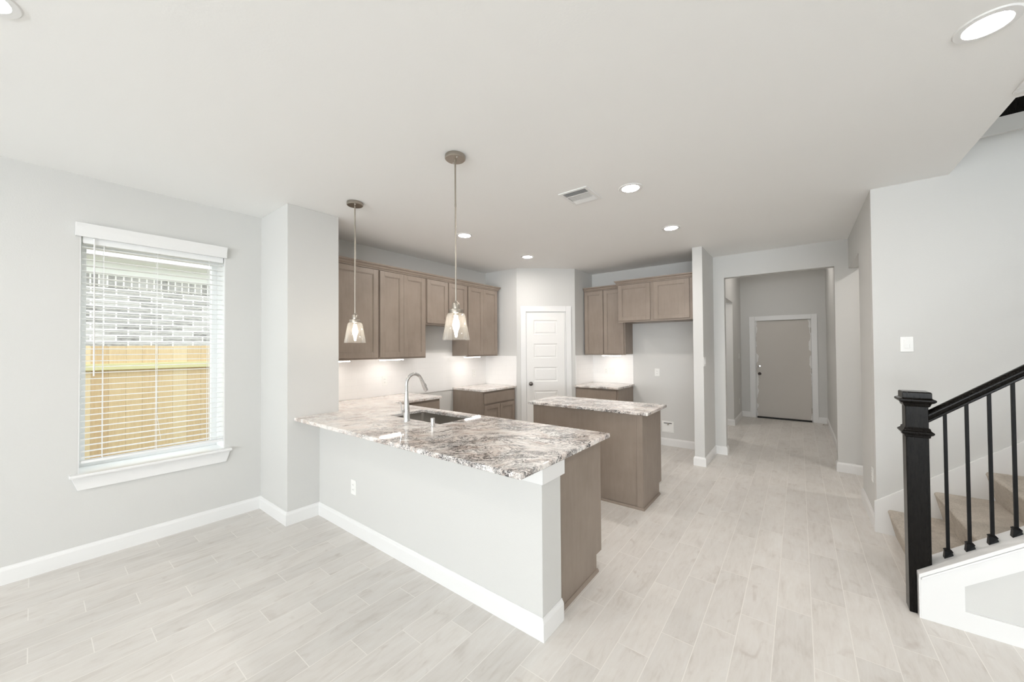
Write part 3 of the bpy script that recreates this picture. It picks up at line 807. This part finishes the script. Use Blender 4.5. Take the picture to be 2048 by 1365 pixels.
lv = obj('handle', MB().tube([(fx, fy-.015, .985), (fx, fy-.05, .985)], .012, 16).tube([(fx-.002, fy-.044, .99), (fx-.004, fy-.050, 1.03), (fx-.006, fy-.058, 1.068)], [.0055, .0065, .0055], 12), M_CHROME, fa, smooth=True)
tag(obj('soap_dispenser', MB().lathe([(.020, 0), (.020, .004), (.0165, .008), (.0165, .058), (.015, .063), (0, .064)], (-2.175, 1.835, .903), 24), M_CHROME, smooth=True),
    'small chrome cylinder air gap cap beside the faucet on the bar countertop', 'air gap')

# ------------------------------------------------------------------ pendants
def pendant(x, y, label):
    t = thing('pendant_light', label, 'pendant light', (x, y, H), 0, 'pendant lights over the bar')
    cn = obj('ceiling_canopy', MB().lathe([(0, 0), (.064, 0), (.066, -.004), (.066, -.022), (.062, -.026), (0, -.027)], (x, y, H), 36), M_NICKEL, t, smooth=True)
    for s in (-1, 1): obj('screw', MB().lathe([(.006, -.026), (.006, -.030), (0, -.032)], (x+s*.038, y-s*.02, H), 12), M_CHROME, cn, smooth=True)
    for a, b in ((1.775, 2.10), (2.105, 2.42), (2.425, 2.72)):
        obj('rod', MB().tube([(x, y, a), (x, y, b)], .0055, 14).tube([(x, y, b-.012), (x, y, b+.006)], .0065, 14), M_NICKEL, t, smooth=True)
    obj('socket', MB().lathe([(.009, 1.795), (.013, 1.783), (.022, 1.780), (.024, 1.775), (.024, 1.742), (.043, 1.738), (.044, 1.734), (.044, 1.714), (.041, 1.712), (.018, 1.711), (.018, 1.70), (0, 1.70)], (x, y, 0), 32), M_NICKEL, t, smooth=True)
    sh = [(.040, 1.7135), (.052, 1.7125), (.059, 1.704), (.0885, 1.541), (.0865, 1.541), (.057, 1.702), (.051, 1.7095), (.040, 1.7110)]
    obj('glass_shade', MB().lathe(sh, (x, y, 0), 48, close=True), M_GLASS, t, smooth=True)
    obj('bulb', MB().lathe([(0, 1.698), (.012, 1.697), (.013, 1.68), (.020, 1.66), (.0225, 1.64), (.0205, 1.618), (.012, 1.598), (.0085, 1.57), (.006, 1.560), (0, 1.557)], (x, y, 0), 20), M_BULB, t, smooth=True)
    return t
p1 = pendant(-1.755, 1.678, 'clear glass cone pendant light on a nickel rod, nearer the bar end')
p2 = dup(p1, (-2.992, 1.682, H), 'clear glass cone pendant light on a nickel rod, nearer the wall stub')

# ------------------------------------------------------------------ recessed lights
RL = [(-2.265, -.121, 'recessed ceiling light cut by the top left edge of the picture, on the window side'),
      (.604, 2.288, 'large looking recessed ceiling light near the stairwell edge'),
      (-1.033, 2.879, 'recessed ceiling light right beside the ceiling air vent'),
      (-1.048, 4.112, 'recessed ceiling light over the island end near the wing wall'),
      (-2.917, 2.924, 'recessed ceiling light over the sink, just behind the nearer pendant rod'),
      (-2.935, 4.156, 'recessed ceiling light closest to the pantry door')]
def recessed(x, y, label):
    t = thing('recessed_light', label, 'ceiling light', (x, y, H), 0, 'recessed ceiling lights')
    obj('trim_ring', MB().lathe([(.063, -.002), (.066, -.006), (.088, -.005), (.092, -.001), (.092, 0), (.060, 0)], (x, y, H), 40, close=True), M_TRIM, t, smooth=True)
    obj('lens', MB().lathe([(.0635, -.0005), (.0635, -.003), (0, -.0035)], (x, y, H), 36), M_LENS, t, smooth=True)
    return t
r0 = recessed(*RL[0])
for x, y, lb in RL[1:]: dup(r0, (x, y, H), lb)
dup(r0, (-.28, 7.7, 3.3), 'added ceiling light, out of view, brightening the entry hall')  # added lamp hidden above the opening, lifts the dim hall
dup(r0, (1.1, 5.0, H), 'added unseen ceiling light brightening the passage behind the stair wall')  # unseen lamp put in to lighten the passage wall
dup(r0, (-1.65, 7.3, 2.6), 'added unseen ceiling light brightening the side room off the entry hall')  # added lamp out of view, makes the side room brighter than the hall

# ------------------------------------------------------------------ vents
vt = thing('ceiling_vent', 'white louvred supply air vent in the kitchen ceiling', 'air vent', (-1.414, 2.772, H))
x0, x1, y0, y1 = -1.54, -1.288, 2.622, 2.922
c = MB(); w = .028
c.box(x0, x1, y0, y0+w, H-.008, H).box(x0, x1, y1-w, y1, H-.008, H).box(x0, x0+w, y0+w, y1-w, H-.008, H).box(x1-w, x1, y0+w, y1-w, H-.008, H)
obj('frame', c, M_TRIM, vt, .003)
obj('duct_shadow', MB().box(x0+w, x1-w, y0+w, y1-w, H-.0012, H-.0002), M_DARK, vt)
ya, yb = y0+w, y1-w
obj('divider', MB().box(x0+w, x1-w, ya+.065, ya+.073, H-.010, H-.001).box(x0+w, x1-w, yb-.073, yb-.065, H-.010, H-.001), M_TRIM, vt)
for k in range(4):
    y = ya+.008+k*.015
    obj('louvre', MB().prism([(x0+w, y, H-.010), (x0+w, y+.002, H-.010), (x0+w, y+.010, H-.0014), (x0+w, y+.008, H-.0014)], (x1-x0-2*w, 0, 0)), M_TRIM, vt)
    y = yb-.008-k*.015
    obj('louvre', MB().prism([(x0+w, y, H-.010), (x0+w, y-.002, H-.010), (x0+w, y-.012, H-.0014), (x0+w, y-.010, H-.0014)], (x1-x0-2*w, 0, 0)), M_TRIM, vt)
for k in range(13):
    x = x0+w+.010+k*.0145
    obj('louvre', MB().prism([(x, ya+.073, H-.010), (x+.002, ya+.073, H-.010), (x+.009, ya+.073, H-.0014), (x+.007, ya+.073, H-.0014)], (0, yb-ya-.146, 0)), M_TRIM, vt)
vt = thing('return_air_grille', 'white return air grille in the ceiling at the stairwell edge, cut by the picture edge', 'air vent', (1.09, 2.74, H))
x0, x1, y0, y1 = .862, 1.32, 2.49, 2.992
c = MB(); w = .035
c.box(x0, x1, y0, y0+w, H-.010, H).box(x0, x1, y1-w, y1, H-.010, H).box(x0, x0+w, y0+w, y1-w, H-.010, H).box(x1-w, x1, y0+w, y1-w, H-.010, H)
obj('frame', c, M_TRIM, vt, .004)
obj('duct_shadow', MB().box(x0+w, x1-w, y0+w, y1-w, H-.0012, H-.0002), M_DARK, vt)
for k in range(28):
    x = x0+w+.006+k*.0137
    obj('louvre', MB().prism([(x, y0+w, H-.009), (x+.0015, y0+w, H-.009), (x+.009, y0+w, H-.0014), (x+.0075, y0+w, H-.0014)], (0, y1-y0-2*w, 0)), M_TRIM, vt)

# ------------------------------------------------------------------ under-cabinet lights
def bar(name, a, b, label):
    (x0, y0), (x1, y1) = a, b
    t = thing('under_cabinet_light', label, 'cabinet light', ((x0+x1)/2, (y0+y1)/2, 1.366), 0, 'under cabinet light bars')
    obj('housing', MB().box(x0, x1, y0, y1, 1.361, 1.3815), M_PLASTIC, t)
    obj('diffuser', MB().box(x0+.002, x1-.002, y0+.002, y1-.002, 1.352, 1.361), M_BAR, t)
bar('a', (-3.90, 1.80), (-3.855, 2.112), 'light bar under the single door wall cabinet, partly behind the wall stub')
bar('b', (-3.90, 2.49), (-3.855, 2.80), 'light bar under the two door cabinet left of the range gap')
bar('c', (-3.90, 3.885), (-3.855, 4.19), 'light bar under the corner wall cabinet by the pantry')
bar('d', (-2.505, 5.60), (-2.205, 5.645), 'light bar under the tall cabinet beside the refrigerator space')

# ------------------------------------------------------------------ outlets and switches
def plate(name, label, cat, pos, normal, w=.072, h=.116, kind='outlet', gangs=1):
    """wall plate at pos (centre on the wall surface) facing normal"""
    n = Vector(normal); u = Vector((-n.y, n.x, 0)); fr = Fr(Vector((pos[0], pos[1], 0)), u, n); z = pos[2]
    t = thing(name, label, cat, pos)
    m = MB(); fr.box(m, -w/2, w/2, 0, .0055, z-h/2, z+h/2); obj('wall_plate', m, M_PLASTIC, t, .002)
    for g in range(gangs):
        c0 = (g-(gangs-1)/2)*.046
        if kind == 'outlet':
            for s in (-1, 1):
                m = MB(); fr.box(m, c0-.0165, c0+.0165, .0055, .0085, z+s*.0195-.014, z+s*.0195+.014)
                q = obj('receptacle', m, M_PLASTIC, t, .002)
                m = MB()
                for a in (-.006, .006): fr.box(m, c0+a-.001, c0+a+.001, .0085, .0088, z+s*.0195-.003, z+s*.0195+.006)
                obj('slot', m, M_RUBBER, q)
        else:
            m = MB(); fr.box(m, c0-.0165, c0+.0165, .0055, .0085, z-.033, z+.033); fr.box(m, c0-.014, c0+.014, .0085, .0105, z-.028, z+.001)
            obj('rocker', m, M_PLASTIC, t, .001)
    return t
plate('wall_outlet', 'white outlet low on the half wall under the bar', 'outlet', (-2.858, YPEN, .372), (0, -1, 0))
plate('wall_outlet', 'white outlet on the tile above the long counter, left of the range gap', 'outlet', (XK+.009, 2.705, 1.088), (1, 0, 0))
plate('wall_outlet', 'white outlet on the tile over the far corner counter by the pantry', 'outlet', (XK+.009, 4.325, 1.090), (1, 0, 0))
plate('wall_outlet', 'white outlet on the tile beside the refrigerator space, left of the switch there', 'outlet', (-2.555, YB-.009, 1.10), (0, -1, 0))
plate('wall_switch', 'white switch on the tile beside the refrigerator space', 'switch', (-2.444, YB-.009, 1.10), (0, -1, 0), kind='switch')
plate('wall_outlet', 'white outlet in the middle of the empty refrigerator wall', 'outlet', (-1.729, YB, 1.10), (0, -1, 0))
plate('wall_switch', 'white double switch on the side of the wing wall facing the hall', 'switch', (XW1, 5.17, 1.30), (1, 0, 0), w=.118, kind='switch', gangs=2)
plate('wall_switch', 'white switch plate on the stair wall above the newel post', 'switch', (.658, YS, 1.493), (0, -1, 0), kind='switch')
plate('wall_outlet', 'white outlet low on the right wall next to the stairs', 'outlet', (XR, 4.289, .41), (-1, 0, 0))
plate('wall_switch', 'small white switch on the left hall wall near the front door', 'switch', (LH, 8.95, 1.29), (1, 0, 0), kind='switch')
plate('wall_outlet', 'small white outlet low on the left hall wall near the front door', 'outlet', (LH, 8.90, .36), (1, 0, 0))
plate('wall_outlet', 'white outlet low on the right wall of the entry hall', 'outlet', (RH, 6.35, .40), (-1, 0, 0))

wb = thing('water_supply_box', 'white recessed refrigerator water supply box low on the back wall', 'water box', (-1.583, YB, .285))
x0, x1, z0, z1 = -1.668, -1.498, .200, .368
c = MB().box(x0, x1, YB-.006, YB, z0, z0+.026).box(x0, x1, YB-.006, YB, z1-.026, z1).box(x0, x0+.026, YB-.006, YB, z0+.026, z1-.026).box(x1-.026, x1, YB-.006, YB, z0+.026, z1-.026)
obj('frame', c, M_PLASTIC, wb, .002)
obj('back_plate', MB().box(x0+.026, x1-.026, YB-.001, YB-.0005, z0+.026, z1-.026), M_PLASTIC, wb)
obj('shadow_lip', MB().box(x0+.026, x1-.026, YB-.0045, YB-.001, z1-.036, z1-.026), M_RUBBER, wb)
obj('valve', MB().tube([(-1.578, YB-.004, .342), (-1.578, YB-.012, .318)], .007, 10).tube([(-1.590, YB-.012, .318), (-1.566, YB-.012, .318)], .006, 8), M_NICKEL, wb, smooth=True)

# ------------------------------------------------------------------ stairs
KF, KB = 2.977, 3.097
st = thing('staircase', 'beige carpeted stairs rising to the right behind the white knee wall', 'stairs', (1.5, 3.6, 0))
RISE, RUN, NX = .1965, .2475, .532
for k in range(1, 11):
    x = NX+(k-1)*RUN; z = RISE*k; r = .017
    pts = [(x+.042, z-RISE)]
    for j in range(7):
        a = PI*1.22 - (PI*1.22-PI/2)*j/6
        pts.append((x+r+r*math.cos(a), z-r+r*math.sin(a)))
    pts += [(x+RUN+.05, z), (x+RUN+.05, z-RISE)]
    obj('step', MB().prism([(a, KB+.001, b) for a, b in pts], (0, YS-KB-.014, 0)), M_CARPET, st, smooth=True)
# white skirt board on the stair wall
SL = .794
def skt(x): return .262+SL*(x-.482)
c = MB().prism([(XR-.014, 0, 0), (.60, 0, 0), (3.19, 0, skt(3.19)-.55), (3.19, 0, skt(3.19)), (.482, 0, .262), (XR-.014, 0, .247)], (0, -.013, 0))
c.v = [v+Vector((0, YS-.0005, 0)) for v in c.v]
struct('trim_2', c, M_TRIM, bevel=.002, label='white skirt board climbing the stair wall')
# knee wall under the railing
def capz(x): return .250+.79*(x-.512)              # top of the cap board
XN = 1.95
c = MB().prism([(.507, KF, 0), (XN, KF, 0), (XN, KF, capz(XN)-.024), (.507, KF, capz(.507)-.024)], (0, KB-KF, 0))
struct('wall_knee', c, M_WALL, label='low sloped wall under the stair railing')
struct('wall_stair_side', MB().box(XN, 3.2, KF, KB, 0, H+.02), M_WALL)
kw = struct('trim_3', MB().prism([(.497, KF-.022, capz(.497)-.022), (XN, KF-.022, capz(XN)-.022), (XN, KF-.022, capz(XN)), (.497, KF-.022, capz(.497))], (0, KB-KF+.04, 0)), M_TRIM, bevel=.003, label='white cap board and panel frame of the knee wall')
c = MB()
tf = KF-.012
def below(x): return capz(x)-.024
c.box(.505, XN, tf, KF, 0, .10)
c.prism([(.505, tf, .10), (.662, tf, .10), (.662, tf, below(.662)), (.505, tf, below(.505))], (0, .012, 0))
c.prism([(.662, tf, below(.662)-.115), (XN, tf, below(XN)-.115), (XN, tf, below(XN)), (.662, tf, below(.662))], (0, .012, 0))
obj('panel_frame', c, M_TRIM, kw)
obj('end_trim', MB().prism([(.4985, KF-.010, 0), (.507, KF-.010, 0), (.507, KF-.010, below(.507)), (.4985, KF-.010, below(.4985))], (0, KB-KF+.01, 0)), M_TRIM, kw)
c = MB()
cm = [(.507, below(.507)-.014), (XN, below(XN)-.014), (XN, below(XN)), (.507, below(.507))]
c.prism([(x, tf-.008, z) for x, z in cm], (0, .008, 0))
obj('cap_moulding', c, M_TRIM, kw, .003)

rl = thing('stair_railing', 'black stair railing with square newel post and thin iron balusters', 'railing', (.512, 3.045, 0))
n0x, n1x, n0y, n1y = .467, .556, 3.001, 3.09
c = MB().prism([(n0x, n0y, 0), (.4975, n0y, 0), (.4975, n0y, capz(.4975)+.001), (n1x, n0y, capz(n1x)+.001), (n1x, n0y, 1.155), (n0x, n0y, 1.155)], (0, n1y-n0y, 0))
nw = obj('newel_post', c, M_EBONY, rl, .003)
def sqring(mb, cx, cy, prof):
    i = len(mb.v)
    for r, z in prof:
        mb.v += [Vector((cx-r, cy-r, z)), Vector((cx+r, cy-r, z)), Vector((cx+r, cy+r, z)), Vector((cx-r, cy+r, z))]
    for k in range(len(prof)-1):
        for j in range(4): j2 = (j+1) % 4; mb.f.append([i+k*4+j, i+k*4+j2, i+(k+1)*4+j2, i+(k+1)*4+j])
    mb.f.append([i+3, i+2, i+1, i]); n = i+(len(prof)-1)*4; mb.f.append([n, n+1, n+2, n+3]); return mb
cx, cy = (n0x+n1x)/2, (n0y+n1y)/2
obj('newel_cap', sqring(MB(), cx, cy, [(.046, 1.142), (.050, 1.146), (.053, 1.155), (.055, 1.162), (.063, 1.166), (.070, 1.172), (.072, 1.178), (.070, 1.184), (.060, 1.189), (.057, 1.192), (.057, 1.220), (.052, 1.2255)]), M_EBONY, nw, .0012)
obj('newel_collar', sqring(MB(), cx, cy, [(.0455, .972), (.050, .976), (.051, .986), (.058, .990), (.063, .997), (.063, 1.004), (.056, 1.010), (.052, 1.014), (.050, 1.024), (.0455, 1.028)]), M_EBONY, nw, .0012)
# handrail, moulded profile swept up the slope
HP = [(-.014, 0), (.014, 0), (.018, .004), (.018, .012), (.022, .015), (.029, .026), (.030, .038), (.026, .048), (.016, .056), (0, .059), (-.016, .056), (-.026, .048), (-.030, .038), (-.029, .026), (-.022, .015), (-.018, .012), (-.018, .004)]
def railz(x): return 1.057+.79*(x-.563)
c = MB(); q = len(HP); xa, xb = n1x, XN
for x in (xa, xb):
    for o_, h_ in HP: c.v.append(Vector((x, cy+o_, railz(x)+h_*1.13)))
for j in range(q): j2 = (j+1) % q; c.f.append([j, j2, q+j2, q+j])
c.f.append(list(reversed(range(q)))); c.f.append([q+j for j in range(q)])
obj('handrail', c, M_EBONY, rl, smooth=True)
x = .6235
while x < XN-.03:
    b = obj('baluster', MB().box(x-.0065, x+.0065, cy-.0065, cy+.0065, capz(x)+.002, railz(x)+.006), M_BLACKMETAL, rl, .0006)
    m = MB(); z = capz(x)
    base = [(x-.0165, cy-.0165), (x+.0165, cy-.0165), (x+.0165, cy+.0165), (x-.0165, cy+.0165)]
    tz = z+.028
    m.v = [Vector((a, bb, capz(a)+.0005)) for a, bb in base] + [Vector((cx2, cy2, tz)) for cx2, cy2 in ((x-.0135, cy-.0135), (x+.0135, cy-.0135), (x+.0135, cy+.0135), (x-.0135, cy+.0135))]
    m.f = [[3, 2, 1, 0], [4, 5, 6, 7], [0, 1, 5, 4], [1, 2, 6, 5], [2, 3, 7, 6], [3, 0, 4, 7]]
    sqring(m, x, cy, [(.0155, tz), (.0155, tz+.004), (.0085, tz+.011)])
    obj('baluster_shoe', m, M_BLACKMETAL, b)
    x += .0772
